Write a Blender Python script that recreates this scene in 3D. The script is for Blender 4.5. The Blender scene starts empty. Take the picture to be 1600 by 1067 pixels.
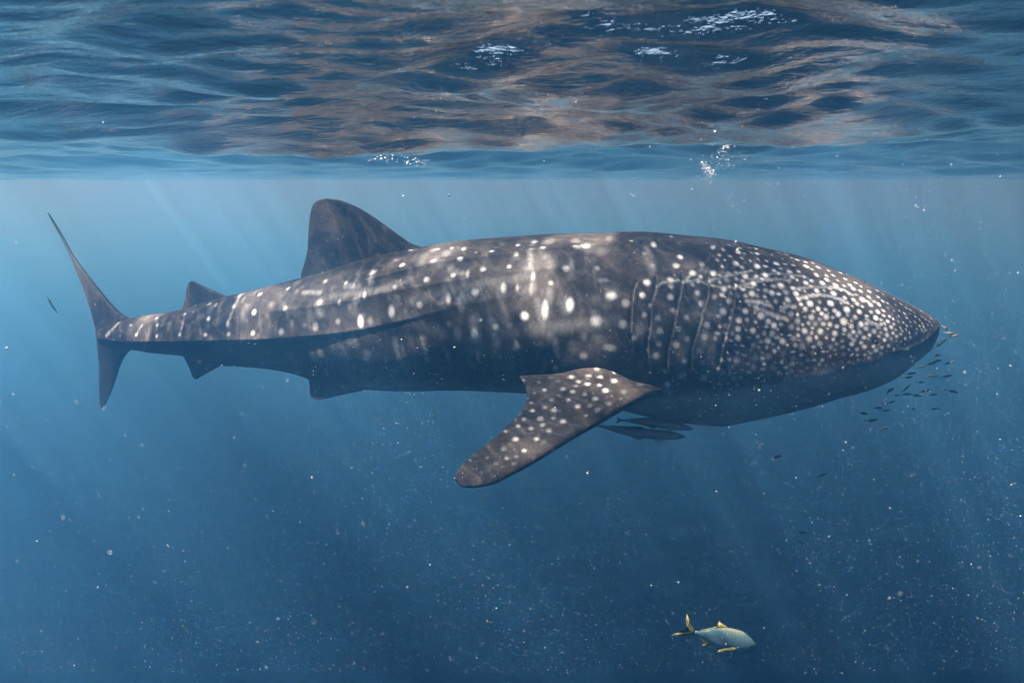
import bpy, math, random
import numpy as np
from mathutils import Vector, Matrix, kdtree

random.seed(7); np.random.seed(7)
sc = bpy.context.scene
COL = sc.collection

# ---------------------------------------------------------------- camera
F = 1100.0                       # focal length in pixels of a 1600 px wide frame
CAM_Z = -0.21                    # the camera floats just under the surface (z = 0)
PITCH = math.atan2(533.5 - 285.0, F)
cam = bpy.data.cameras.new("camera")
cam.sensor_width = 36.0
cam.lens = 36.0 * F / 1600.0
cam.clip_start = 0.02
cam.clip_end = 1500.0
cam.dof.use_dof = True
cam.dof.focus_distance = 4.4
cam.dof.aperture_fstop = 8.0
cam_ob = bpy.data.objects.new("camera", cam)
COL.objects.link(cam_ob)
cam_ob.location = (0, 0, CAM_Z)
cam_ob.rotation_euler = (math.pi / 2 - PITCH, 0, 0)
sc.camera = cam_ob

# ---------------------------------------------------------------- world, sun, exposure
SUN_TRAVEL = Vector((0.49, 0.13, -0.86)).normalized()
to_sun = -SUN_TRAVEL
elev = math.asin(to_sun.z)
azim = math.atan2(to_sun.x, to_sun.y)
world = bpy.data.worlds.new("World")
sc.world = world
world.use_nodes = True
wn = world.node_tree
wn.nodes.clear()
wo = wn.nodes.new("ShaderNodeOutputWorld")
wb = wn.nodes.new("ShaderNodeBackground")
ws = wn.nodes.new("ShaderNodeTexSky")
ws.sky_type = 'NISHITA'
ws.sun_disc = False
ws.sun_elevation = elev
ws.sun_rotation = azim
wb.inputs[1].default_value = 0.07
wn.links.new(ws.outputs[0], wb.inputs[0])
wn.links.new(wb.outputs[0], wo.inputs[0])

sun = bpy.data.lights.new("sun", 'SUN')
sun.energy = 5.0
sun.angle = math.radians(0.5)
sun.color = (1.0, 0.985, 0.96)
sun_ob = bpy.data.objects.new("sun", sun)
COL.objects.link(sun_ob)
sun_ob.location = (-3, -2, 8)
sun_ob.rotation_euler = SUN_TRAVEL.to_track_quat('-Z', 'Y').to_euler()

sc.view_settings.view_transform = 'Standard'
sc.view_settings.look = 'None'
sc.view_settings.gamma = 1.0
sc.view_settings.use_curve_mapping = False
sc.view_settings.exposure = 3.8

sc.render.engine = 'CYCLES'
sc.cycles.use_denoising = True
sc.cycles.max_bounces = 8
sc.cycles.volume_bounces = 1
sc.cycles.diffuse_bounces = 2
sc.cycles.glossy_bounces = 3
sc.cycles.transparent_max_bounces = 12
sc.cycles.sample_clamp_indirect = 6.0
sc.cycles.caustics_reflective = False

# ---------------------------------------------------------------- helpers
cp, sp = math.cos(PITCH), math.sin(PITCH)
def at(px, py, Y):
    """world point seen at photo pixel (px,py) at distance Y along the ground direction"""
    px = np.asarray(px, float); py = np.asarray(py, float); Y = np.asarray(Y, float)
    a = (px - 800.0) / F; b = (533.5 - py) / F
    dy = cp + b * sp; dz = b * cp - sp
    s = Y / dy
    return np.stack([a * s, Y + 0 * s, CAM_Z + dz * s], -1)
def proj(P):
    x, y, z = P[..., 0], P[..., 1], P[..., 2] - CAM_Z
    d = y * cp - z * sp
    u = 800.0 + F * x / d
    v = 533.5 - F * (y * sp + z * cp) / d
    return u, v
def tag(o, label=None, cat=None, group=None, kind=None):
    if label: o["label"] = label
    if cat: o["category"] = cat
    if group: o["group"] = group
    if kind: o["kind"] = kind
    return o
def mesh_np(name, V, quads=None, tris=None, smooth=True):
    me = bpy.data.meshes.new(name)
    V = np.asarray(V, np.float32).reshape(-1, 3)
    faces = []
    nq = 0 if quads is None else len(quads)
    nt = 0 if tris is None else len(tris)
    loops = np.concatenate([np.asarray(quads, np.int32).ravel() if nq else np.zeros(0, np.int32),
                            np.asarray(tris, np.int32).ravel() if nt else np.zeros(0, np.int32)])
    me.vertices.add(len(V)); me.vertices.foreach_set("co", V.ravel())
    me.loops.add(len(loops)); me.loops.foreach_set("vertex_index", loops.astype(np.int32))
    me.polygons.add(nq + nt)
    ls = np.concatenate([np.arange(nq) * 4, nq * 4 + np.arange(nt) * 3]).astype(np.int32)
    me.polygons.foreach_set("loop_start", ls)
    me.polygons.foreach_set("use_smooth", np.full(nq + nt, smooth))
    me.update(calc_edges=True)
    me.validate()
    return me
def link(me, name, mat, parent=None):
    o = bpy.data.objects.new(name, me)
    if mat: me.materials.append(mat)
    COL.objects.link(o)
    if parent: o.parent = parent
    return o
def floatattr(me, name, arr):
    a = me.attributes.new(name, 'FLOAT', 'POINT')
    a.data.foreach_set("value", np.asarray(arr, np.float32).ravel())
def grid_quads(n, m, wrap=True):
    i = np.arange(n - 1)[:, None]; j = np.arange(m if wrap else m - 1)[None, :]
    j2 = (j + 1) % m
    return np.stack([i * m + j, i * m + j2, (i + 1) * m + j2, (i + 1) * m + j], -1).reshape(-1, 4)
def smooth01(x):
    x = np.clip(x, 0, 1); return x * x * (3 - 2 * x)
def pchip(x, xs, ys):
    """smooth monotone interpolation"""
    xs = np.asarray(xs, float); ys = np.asarray(ys, float)
    h = np.diff(xs); d = np.diff(ys) / h
    m = np.zeros_like(ys)
    m[1:-1] = np.where(d[:-1] * d[1:] > 0, 2 * d[:-1] * d[1:] / (d[:-1] + d[1:] + 1e-12 * np.sign(d[:-1] + d[1:] + 1e-12)), 0)
    m[0] = d[0]; m[-1] = d[-1]
    x = np.clip(np.asarray(x, float), xs[0], xs[-1])
    k = np.clip(np.searchsorted(xs, x) - 1, 0, len(h) - 1)
    t = (x - xs[k]) / h[k]
    return ((2*t**3 - 3*t**2 + 1) * ys[k] + (t**3 - 2*t**2 + t) * h[k] * m[k]
            + (-2*t**3 + 3*t**2) * ys[k+1] + (t**3 - t**2) * h[k] * m[k+1])
class NT:
    def __init__(s, name):
        s.m = bpy.data.materials.new(name); s.m.use_nodes = True
        s.t = s.m.node_tree; s.t.nodes.clear()
        s.out = s.t.nodes.new("ShaderNodeOutputMaterial")
    def n(s, typ, **kw):
        nd = s.t.nodes.new(typ)
        for k, v in kw.items():
            if k.startswith("i_"):
                key = k[2:]
                key = int(key) if key.isdigit() else key.replace("_", " ")
                nd.inputs[key].default_value = v
            else: setattr(nd, k, v)
        return nd
    def l(s, a, b): s.t.links.new(a, b)
    def math(s, op, a, b=None, clamp=False):
        nd = s.t.nodes.new("ShaderNodeMath"); nd.operation = op; nd.use_clamp = clamp
        for i, v in enumerate((a, b)):
            if v is None: continue
            if isinstance(v, (int, float)): nd.inputs[i].default_value = v
            else: s.l(v, nd.inputs[i])
        return nd.outputs[0]
    def mix(s, fac, a, b):
        nd = s.t.nodes.new("ShaderNodeMix"); nd.data_type = 'RGBA'
        for sock, v in ((nd.inputs[0], fac), (nd.inputs[6], a), (nd.inputs[7], b)):
            if isinstance(v, (int, float)): sock.default_value = v
            elif isinstance(v, tuple): sock.default_value = (*v, 1)
            else: s.l(v, sock)
        return nd.outputs[2]
    def ramp(s, fac, lo, hi):
        nd = s.t.nodes.new("ShaderNodeMapRange"); nd.interpolation_type = 'SMOOTHSTEP'
        s.l(fac, nd.inputs[0]); nd.inputs[1].default_value = lo; nd.inputs[2].default_value = hi
        return nd.outputs[0]

# ---------------------------------------------------------------- sea water (the haze box)
def make_haze():
    k = NT("sea_water_haze")
    a = k.n("ShaderNodeVolumePrincipled")
    D = 0.125
    a.inputs["Color"].default_value = (0.072, 0.285, 0.58, 1)
    a.inputs["Absorption Color"].default_value = (0.84, 0.77, 0.93, 1)
    a.inputs["Density"].default_value = D
    a.inputs["Anisotropy"].default_value = 0.80
    k.l(a.outputs[0], k.out.inputs["Volume"])
    x, y0, y1, z0, z1 = 560, -560, 640, -7.5, 0.55
    V = [(-x, y0, z0), (x, y0, z0), (x, y1, z0), (-x, y1, z0), (-x, y0, z1), (x, y0, z1), (x, y1, z1), (-x, y1, z1)]
    Q = [(0, 3, 2, 1), (4, 5, 6, 7), (0, 1, 5, 4), (1, 2, 6, 5), (2, 3, 7, 6), (3, 0, 4, 7)]
    me = mesh_np("haze", V, Q, smooth=False)
    o = link(me, "haze", k.m)
    tag(o, "blue hazy sea water filling the whole view below the surface", "sea water", kind="stuff")
make_haze()
def make_darkening_sheet():  # added sheet that darkens the view downward; the open water has none
    k = NT("darkening_sheet_blue")
    tc = k.n("ShaderNodeTexCoord"); no = k.n("ShaderNodeTexNoise", i_Scale=0.15, i_Detail=4.0)
    k.l(tc.outputs["Object"], no.inputs["Vector"])
    b = k.n("ShaderNodeBsdfDiffuse")
    k.l(k.mix(no.outputs[0], (0.0001, 0.0010, 0.0035), (0.0002, 0.0014, 0.0045)), b.inputs[0])
    k.l(b.outputs[0], k.out.inputs["Surface"])
    n = 41; g = np.linspace(-1, 1, n)
    X, Yy = np.meshgrid(g * 555, 40 + g * 595)
    Z = -6.2 + 0.25 * np.sin(X * 0.02) * np.cos(Yy * 0.015)
    o = link(mesh_np("darkening_sheet", np.stack([X, Yy, Z], -1), grid_quads(n, n, False)), "darkening_sheet", k.m)
    tag(o, "added dark blue sheet far below the shark, darkening the water", kind="structure")
make_darkening_sheet()

# ---------------------------------------------------------------- water surface, seen from below
WAVES = []
rw = random.Random(11)
for i in range(150):
    lam = 0.055 * (3.6 / 0.055) ** (i / 149.0) * rw.uniform(0.92, 1.08)
    th = math.radians(100 + rw.gauss(0, 30))         # travel direction: mostly along the view
    kx, ky = 2 * math.pi / lam * math.cos(th), 2 * math.pi / lam * math.sin(th)
    amp = 0.0036 * lam ** 0.84 * min(1.0, (0.28 / lam) ** 0.22) * rw.uniform(0.6, 1.3)
    WAVES.append((lam, kx, ky, amp, rw.uniform(0, 6.283)))
for lam, deg, amp, ph in ((5.2, 78, 0.026, 1.0), (3.4, 118, 0.026, 4.2), (2.5, 62, 0.022, 2.6), (1.9, 135, 0.015, 0.4), (7.5, 20, 0.018, 3.0)):
    WAVES.append((lam, 2 * math.pi / lam * math.cos(math.radians(deg)), 2 * math.pi / lam * math.sin(math.radians(deg)), amp, ph))
def wave(x, y, spacing):
    z = np.zeros_like(x); dx = np.zeros_like(x); dy = np.zeros_like(x)
    for lam, kx, ky, a, ph in WAVES:
        fade = smooth01((lam / spacing - 2.2) / 3.0)
        p = kx * x + ky * y + ph
        kk = math.hypot(kx, ky)
        z += fade * a * np.cos(p)
        s = fade * a * 0.8 * np.sin(p)
        dx -= s * kx / kk; dy -= s * ky / kk
    return x + dx, y + dy, z
def make_surface():
    ang = np.concatenate([np.radians(np.linspace(-46, 46, 720)), np.radians(np.linspace(46, 314, 110)[1:-1])])
    R = np.concatenate([0.14 * (60 / 0.14) ** (np.arange(560) / 559.0), 60 * (540 / 60) ** (np.arange(1, 41) / 40.0)])
    A, RR = np.meshgrid(ang, R)
    x = RR * np.sin(A); y = RR * np.cos(A)
    spacing = RR * 0.0110 * np.where(RR > 60, 5, 1)
    x, y, z = wave(x, y, spacing)
    V = np.stack([x, y, z], -1).reshape(-1, 3)
    n, m = len(R), len(ang)
    Q = grid_quads(n, m)
    V = np.concatenate([V, [[0, 0, 0.0]]])
    c = len(V) - 1
    T = np.stack([np.full(m, c), (np.arange(m) + 1) % m, np.arange(m)], -1)
    me = mesh_np("water_surface", V, Q, T)
    k = NT("water_surface_from_below")
    tc = k.n("ShaderNodeNewGeometry")
    mp = k.n("ShaderNodeMapping"); mp.inputs["Scale"].default_value = (0.55, 1.0, 1.0)
    mp.inputs["Rotation"].default_value = (0, 0, 0.15)
    k.l(tc.outputs["Position"], mp.inputs[0])
    no = k.n("ShaderNodeTexNoise", i_Scale=24.0, i_Detail=4.0, i_Roughness=0.6)
    k.l(mp.outputs[0], no.inputs["Vector"])
    mp2 = k.n("ShaderNodeMapping"); mp2.inputs["Scale"].default_value = (0.35, 1.0, 1.0); mp2.inputs["Rotation"].default_value = (0, 0, -0.4)
    k.l(tc.outputs["Position"], mp2.inputs[0])
    no2 = k.n("ShaderNodeTexNoise", i_Scale=75.0, i_Detail=3.0, i_Roughness=0.6)
    k.l(mp2.outputs[0], no2.inputs["Vector"])
    bp = k.n("ShaderNodeBump", i_Strength=0.50, i_Distance=0.010)
    k.l(k.math('ADD', no.outputs[0], k.math('MULTIPLY', no2.outputs[0], 0.38)), bp.inputs["Height"])
    fr = k.n("ShaderNodeFresnel", i_IOR=1.333)
    k.l(bp.outputs[0], fr.inputs["Normal"])
    gl = k.n("ShaderNodeBsdfGlossy", i_Roughness=0.03)
    gl.inputs["Color"].default_value = (1, 0.95, 0.90, 1)
    k.l(bp.outputs[0], gl.inputs["Normal"])
    # caustics and shafts painted into the transparency: bright network and patches over dim cells
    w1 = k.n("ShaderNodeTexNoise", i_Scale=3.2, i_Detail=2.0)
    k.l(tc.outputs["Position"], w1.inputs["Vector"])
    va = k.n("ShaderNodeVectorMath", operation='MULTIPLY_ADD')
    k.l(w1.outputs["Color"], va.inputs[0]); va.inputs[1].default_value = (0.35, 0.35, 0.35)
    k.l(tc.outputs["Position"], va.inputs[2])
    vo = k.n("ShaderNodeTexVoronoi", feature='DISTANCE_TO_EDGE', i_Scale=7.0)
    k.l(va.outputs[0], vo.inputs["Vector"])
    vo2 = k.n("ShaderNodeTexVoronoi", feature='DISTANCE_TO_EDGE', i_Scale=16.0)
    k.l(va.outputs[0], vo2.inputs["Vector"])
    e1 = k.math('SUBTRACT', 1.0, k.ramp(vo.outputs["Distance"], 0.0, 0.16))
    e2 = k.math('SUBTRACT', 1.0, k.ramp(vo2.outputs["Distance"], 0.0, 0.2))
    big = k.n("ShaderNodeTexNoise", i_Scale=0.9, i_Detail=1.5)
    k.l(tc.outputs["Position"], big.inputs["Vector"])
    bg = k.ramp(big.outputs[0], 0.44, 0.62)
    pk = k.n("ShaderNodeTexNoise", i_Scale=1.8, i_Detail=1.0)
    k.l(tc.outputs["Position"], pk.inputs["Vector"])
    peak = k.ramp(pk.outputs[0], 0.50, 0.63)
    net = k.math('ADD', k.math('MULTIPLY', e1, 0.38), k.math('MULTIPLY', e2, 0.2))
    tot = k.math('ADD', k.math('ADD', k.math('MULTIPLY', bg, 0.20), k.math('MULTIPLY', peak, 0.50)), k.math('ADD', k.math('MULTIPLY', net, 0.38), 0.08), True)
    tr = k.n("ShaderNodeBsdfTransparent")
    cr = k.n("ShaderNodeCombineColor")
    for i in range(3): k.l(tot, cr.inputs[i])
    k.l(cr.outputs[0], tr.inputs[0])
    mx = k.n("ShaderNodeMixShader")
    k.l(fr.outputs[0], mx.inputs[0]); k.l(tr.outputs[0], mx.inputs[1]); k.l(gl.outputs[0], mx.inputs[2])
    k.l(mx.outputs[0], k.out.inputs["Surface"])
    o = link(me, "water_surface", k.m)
    tag(o, "rippled sea surface seen from below, mirroring the shark", kind="structure")
make_surface()

# ---------------------------------------------------------------- the whale shark
def skin_material():
    k = NT("whale_shark_skin")
    tc = k.n("ShaderNodeTexCoord")
    sp_ = k.n("ShaderNodeAttribute", attribute_name="spot").outputs["Fac"]
    be = k.n("ShaderNodeAttribute", attribute_name="belly").outputs["Fac"]
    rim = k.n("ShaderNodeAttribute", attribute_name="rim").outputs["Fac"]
    n1 = k.n("ShaderNodeTexNoise", i_Scale=5.0, i_Detail=6.0, i_Roughness=0.62)
    n2 = k.n("ShaderNodeTexNoise", i_Scale=42.0, i_Detail=5.0, i_Roughness=0.7)
    n3 = k.n("ShaderNodeTexNoise", i_Scale=150.0, i_Detail=3.0, i_Roughness=0.6)
    mp = k.n("ShaderNodeMapping"); mp.inputs["Scale"].default_value = (1.0, 1.0, 0.45)
    for nn in (n1, n3): k.l(tc.outputs["Object"], nn.inputs["Vector"])
    k.l(tc.outputs["Object"], mp.inputs[0]); k.l(mp.outputs[0], n2.inputs["Vector"])
    c = k.mix(k.ramp(n1.outputs[0], 0.32, 0.70), (0.0060, 0.0048, 0.0042), (0.0210, 0.0175, 0.0148))
    c = k.mix(k.math('MULTIPLY', k.ramp(n2.outputs[0], 0.50, 0.80), 0.40), c, (0.050, 0.043, 0.037))
    be2 = k.ramp(k.math('ADD', be, k.math('MULTIPLY', k.math('SUBTRACT', n1.outputs[0], 0.5), 0.9)), 0.15, 0.9)
    c = k.mix(be2, c, (0.12, 0.125, 0.13))
    br = k.math('ADD', sp_, k.math('MULTIPLY', k.math('SUBTRACT', n2.outputs[0], 0.5), k.math('MULTIPLY', sp_, 1.6)), True)
    c = k.mix(br, c, (0.29, 0.295, 0.285))
    c = k.mix(k.math('MAXIMUM', rim, 0.0), c, (0.42, 0.41, 0.38))  # painted catch-light on the gill flap edges
    # pale scuffs
    n4 = k.n("ShaderNodeTexNoise", i_Scale=11.0, i_Detail=8.0, i_Roughness=0.8)
    k.l(tc.outputs["Object"], n4.inputs["Vector"])
    c = k.mix(k.math('MULTIPLY', k.ramp(n4.outputs[0], 0.52, 0.72), 0.45), c, (0.078, 0.070, 0.061))
    c = k.mix(k.math('MULTIPLY', rim, -1.0, True), c, (0.006, 0.004, 0.004))  # gill slits: dark flesh with painted crease shade
    b = k.n("ShaderNodeBsdfPrincipled", i_Roughness=0.68)
    b.inputs["Specular IOR Level"].default_value = 0.10
    k.l(c, b.inputs["Base Color"])
    bp = k.n("ShaderNodeBump", i_Strength=0.7, i_Distance=0.006)
    hh = k.math('ADD', n2.outputs[0], k.math('MULTIPLY', n3.outputs[0], 0.5))
    k.l(hh, bp.inputs["Height"])
    k.l(bp.outputs[0], b.inputs["Normal"])
    k.l(b.outputs[0], k.out.inputs["Surface"])
    return k.m
SKIN = skin_material()

TOP = [(160,516),(175,509),(205,500),(230,493),(260,488),(290,483),(320,475),(350,466),(380,458),(420,448),(470,435),(500,429),(550,413),(600,399),(640,389),(700,380),(750,375),(800,371),(850,368),(900,365.5),(950,364.5),(1000,365),(1040,367),(1080,371),(1130,377),(1180,386),(1230,396),(1280,409),(1330,423),(1380,441),(1420,457),(1445,469),(1459,480),(1466,495)]
BOT = [(160,540),(175,543),(205,545),(230,549),(260,553),(290,557),(320,566),(350,571),(380,573),(420,577),(470,586),(500,596),(550,606),(600,609),(640,608),(700,606.5),(750,606.5),(800,608),(850,613),(900,620),(950,629),(1000,639),(1040,647),(1080,653),(1120,655),(1150,650),(1200,638),(1250,624),(1300,608),(1350,592),(1400,575),(1430,561),(1449,544),(1461,527),(1466,514)]
YC = [(60,5.75),(160,5.5),(300,5.2),(500,4.85),(700,4.62),(900,4.50),(1100,4.45),(1300,4.45),(1466,4.55)]
HW = [(160,0.035),(205,0.075),(260,0.12),(350,0.18),(450,0.26),(600,0.37),(750,0.46),(900,0.52),(1050,0.565),(1200,0.585),(1320,0.57),(1400,0.50),(1440,0.43),(1456,0.33),(1463,0.22),(1466,0.10)]
KEEL = [(150,528),(200,530),(300,530),(400,528),(480,524),(540,518),(640,498),(700,483),(760,470),(860,452)]
RIDGE = [(520,452),(600,434),(640,424),(690,413),(740,406),(800,399),(860,393),(920,388),(1000,383),(1080,386),(1180,398)]
RIDG2 = [(380,492),(480,482),(560,468),(640,452),(720,438),(830,424),(930,418)]
RIDG3 = [(640,402),(700,391),(800,382),(900,376),(1000,373)]
BELLY = [(160,542),(200,546),(500,585),(700,592),(900,603),(1050,608),(1150,603),(1240,584),(1300,568),(1370,556),(1420,548),(1450,534),(1466,522)]
GILLS = [[(437,999),(441,995),(455,990),(475,987.5),(500,986),(530,987),(555,991)],
         [(432,1026),(448,1025),(478,1018),(510,1016),(545,1012),(572,1016),(592,1027)],
         [(430,1067),(450,1065),(480,1058),(515,1052),(550,1045),(575,1043),(598,1052)],
         [(432,1107),(460,1106),(490,1098),(520,1089),(550,1081),(585,1078)],
         [(442,1148),(465,1147),(490,1143),(520,1135),(545,1128),(582,1124)]]
def curve(pts, x):
    p = np.array(pts, float); return pchip(x, p[:, 0], p[:, 1])

# spots read off the animal: (x, y, radius, strength, [wide factor along the body, tall factor])
SPOTS = """244.6 497 2.5 1;245.6 508 3.3 1;245 525 3.5 .9;288 491 3.5 1;283.6 512 3 .8 1 1.8;280.6 523 3.5 .9;337 476 3.5 .9;326 498 4 1;321 523 4 .8;375 461 3 .9;365.6 479 4 1 1 1.3;356 505 4 .8 1 1.5;357 522.6 4 .6;406 460 4 .9;396.5 487.7 5 .9;395 520 5 .4;450 450.5 4 .9;445 481.7 5 .9;439.6 518.6 6 .6;204.5 508 2.5 .8;213 522.6 3.5 .7;188 525 3 .5;327 475 4 .4 1.6 1;
499 473 5.5 1;509 439 4 .8;492.7 509.7 6 .5 1 1.3;528 503 5 .35;563 502 7 1 .8 1.5;530 471 4 .5 .8 1.5;570 460 5 .9 .8 1.4;541 442 3.5 .9;582 426 6 1;590.7 398 4.5 .5;629 414 5 .9;642 391 4 .9;618 448 5 .6;666 436.5 5 .8;612 486 7 .9 .85 1.4;656 475 6 .6;677 407 5 .9;683 389.6 3.5 .9;705.6 387.6 3 .6;724.6 389.4 3.5 1;768.7 392.5 4 .7;743.6 394.5 2.5 .4;718.6 403.7 5 .9;708.6 429.5 5 .7;755 421 5 .8;729.6 428 5 .4 .7 1.8;700.6 465 7 .8 .7 1.4;742.7 456 6.5 1;720.6 466 7 .35 .8 1.5;740.7 521 8 1 .85 1.25;774.7 511 6 .8;701.6 506 5 .2;
501 552 8 .3;535 543 6 .2;572 552 8 .3;572 560 7 .2;699.6 556 7 .25 .7 1.8;746.7 556 7 .3 .7 2;
809 383.5 3.5 .8;806 396.5 4 .8;796 416 4 .7;787 450 6 .8 .8 1.6;809 450 4 .4 .7 1.5;831 451 6 .3 .7 2;832 432 5 .7 .7 1.6;828 413 5 .22 .5 2.0;829 398 4 .22 .5 1.6;835 378 5 .6;848.7 386.5 4 .7;820 494 7 1;796 509 6 .3;852 485 7.5 .75 .8 2.2;890 476 8 .95 .85 1.4;886 419 6 .7;860 443 4 .4;932.5 419 5 .4;955.5 461 8 1 1.1 .9;931.5 502 9.5 .9;973.5 506 7 .5;978.6 475 7 .45;943.5 439 5 .3 1.8 .8;807 539 7 .4 .8 1.4;868 541 8 .4 .7 1.6;912.4 557 7 .4;952.5 543 7 .35 1.6 .9;914.4 384 5 1 1.6 .8;902 386.5 4 .8 1.8 .8;986.6 376 3.5 .6;
1011 440.5 6 1;1003.5 460.5 5 1;1016 479 4 .8;1048.5 438 6 .9;1048.5 448 5 .5;1047 464 5.5 .9;1053 485 5 .6;1027.5 497 5 .5;1007 491.5 5 .4;1083 427 6 .8;1090.5 438 5 .8;1082 445.5 4 .6;1089.5 458 5 1;1097 475 6 1;1072 497 5 .4;1094 491.5 5 .35;1114 427 6 .9;1095 432.5 4 .8;1130 452 6 1;1116 465 5 .5;1140 469 6 .9;1129 486 7 1;1104 506 6 .6;1135 508 6 .5;1063.5 402 5 .8;1056 416 6 .6;1008 397 6 .4;1018.5 416 5 .4;1022 382 5 .9;1048.5 370 4 .9;1114.5 387 5 .9;1153 394.5 5 1;1150.5 412 6 .9;1183 416.5 6 1;1183.5 396 5 .9;1096.5 413.5 5 .4;1164 431 6 .9;1196 430 6 1;1138.5 429 5 .6;1150 435 4 .7;1135 439 5 .5;1159.5 440 5 .5;1177.5 444 6 1;1174.5 458 6 .9;1164 485.5 6 1;1189.5 495 7 .95;1155 501 6 .9;1185 473 5 .7;1170 476 4 .4;
991 528 5 .4;1030.5 516.5 6 .6;1060 515 5 .6;1056 538 6 .6;1024.5 556 6 .6;1029 537.5 5 .4;1101 527 6 .5;1074 529 6 .35;1070 564 6 .6;1065 587 7 .45;1038 579 5 .4;1043 600 6 .7;1101 590 7 .4;1093 549.5 6 .3;1098 568 5 .25;1154 514 5.5 .8;1176 516.5 6 .9;1153 527.5 6 .8;1151 564 7 .35;1142 574 6 .25;1147 590 6 .3;1176 573 6 .25;1177 538 5 .4;1123.5 552 6 .3;1118 530 5 .3;
1213 411.5 6 1;1245 406 5 1;1183 417 5 .9;1209 422.5 5 .7;1234 424 6 .7;1259.6 416.5 6 .7;1278 417.5 5 .7;1238 433 5.5 .8;1220 447 7 1;1259 442 5.5 .9;1275 430 5 .8;1285 442 6 1;1306 446 5.5 1;1292 437 5 .7;1291 431 4 .7;1205.7 458.6 6 1;1227 456.6 6 .5;1244 458.6 6 1;1276 454.6 5.5 .9;1303 458 6 1;1334 451.6 5 .7;1320 465 5 .5;1347 467.6 6 1;1231.5 468 6 .9;1212.5 470 5 .5;1265 474 6.5 1;1298 474.6 7 1;1281 471 4 .4;1279 481.6 5 .8;1258 483 5.5 .7;1323 484 7 1;1304 486 5 .9;1310 490 6 .9;1343 486.6 5.5 .8;1339 474 5 .5;1360 477 5 .8;1373 475 4.5 .9;1371.5 486.6 5 .7;1369 496.6 5.5 .9;1236 490 6 .5;1268 494.6 6 .6;1290.7 495 6 .8;1247 501 6 .35;1319 502.7 7.5 1;1345 506 6 .9;1330 510.7 5.5 .8;1297 507 5 .6;1274 505 6 .25;1257 516 6 .6;1281.6 517 6 .8;1237 512 6 .45;1304.7 520.7 6 .8;1319 514.7 5 .5;1210 508 6 .9;1201 502 6 .7;1190 494.6 6 .9;1177 517 6 .8;1206 522 6.5 .7;1194 521 5 .6;1200 532.7 7 .7;1222.7 532.7 6.5 .75;1239 530 6 .5;1265 529 6 .5;1281 536 6 .35;1253 541 7 .3;1328 525 6 .45;1343 519 5.5 .5;1354 513 5 .5;1366 518 5.5 .5;1384 514.7 4.5 .7;1336 495 5 .7;1298 541 6 .25;1377 507 4 .6;1224 552 6 .2;1200 556 7 .25;1180 560 6 .2;1208 575 6 .15;1240 560 6 .15;1270 552 6 .2"""
STREAKS = [([(1248,468),(1260,463),(1276,460.5),(1296,462.5),(1314,468),(1324,474)],2.6,.55),([(1240,452),(1270,448),(1300,449),(1320,454),(1332,461)],2.2,.35),
 ([(1166,470),(1190,474),(1203,478)],2.6,.5),([(1180,480),(1208,492),(1230,499)],2.6,.5),([(1220,483),(1228,479),(1242,478)],2.4,.5),([(1354,497),(1362,506),(1374,508),(1382,505)],2.4,.5),
 ([(1026,448),(1034,442),(1055,438),(1075,440),(1090,437),(1104,444)],1.8,.5),([(1066,442),(1074,436),(1082,428)],1.8,.5),([(1105,440),(1125,434),(1150,428),(1170,424)],2,.45),([(1110,446),(1140,449),(1175,449)],2,.4),
 ([(1150,448),(1180,441),(1210,437)],2,.35),([(1170,436),(1200,436),(1235,438)],2,.35),([(1190,428),(1230,428),(1262,434)],2,.3),
 ([(166,524),(176,514),(184,506)],3.2,.7),([(375,461),(366,479),(358,500)],2.2,.4),([(289,491),(285,506),(280,524)],2.2,.35),([(213,522),(222,508)],1.8,.3),
 ([(832,376),(828,395),(830,420),(834,450)],4.5,.14),([(704,420),(722,428),(726,448),(722,480)],5.5,.22),([(742,500),(741,530)],9,.22),([(560,460),(548,480)],6,.22),
 ([(617,530),(620,546),(625,562)],4.5,.32),([(660,530),(663,545),(667,560)],4.5,.36),([(520,462),(600,452),(640,436)],6,.16),([(640,470),(760,440),(830,430)],7,.14),([(780,520),(900,510),(960,500)],10,.10),([(640,500),(690,520)],9,.10),([(780,450),(790,500)],7,.14),([(700,440),(690,470)],7,.16),
 ([(499,473),(500,488)],8,.22),([(474,457),(500,457)],4,.3),([(540,447),(560,446)],5,.35),([(582,426),(578,436)],7,.3),([(1010,392),(1018,420)],7,.15),([(770,505),(775,535)],8,.14),([(742,456),(720,470)],8,.2),([(840,470),(850,510)],6,.15)]

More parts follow.
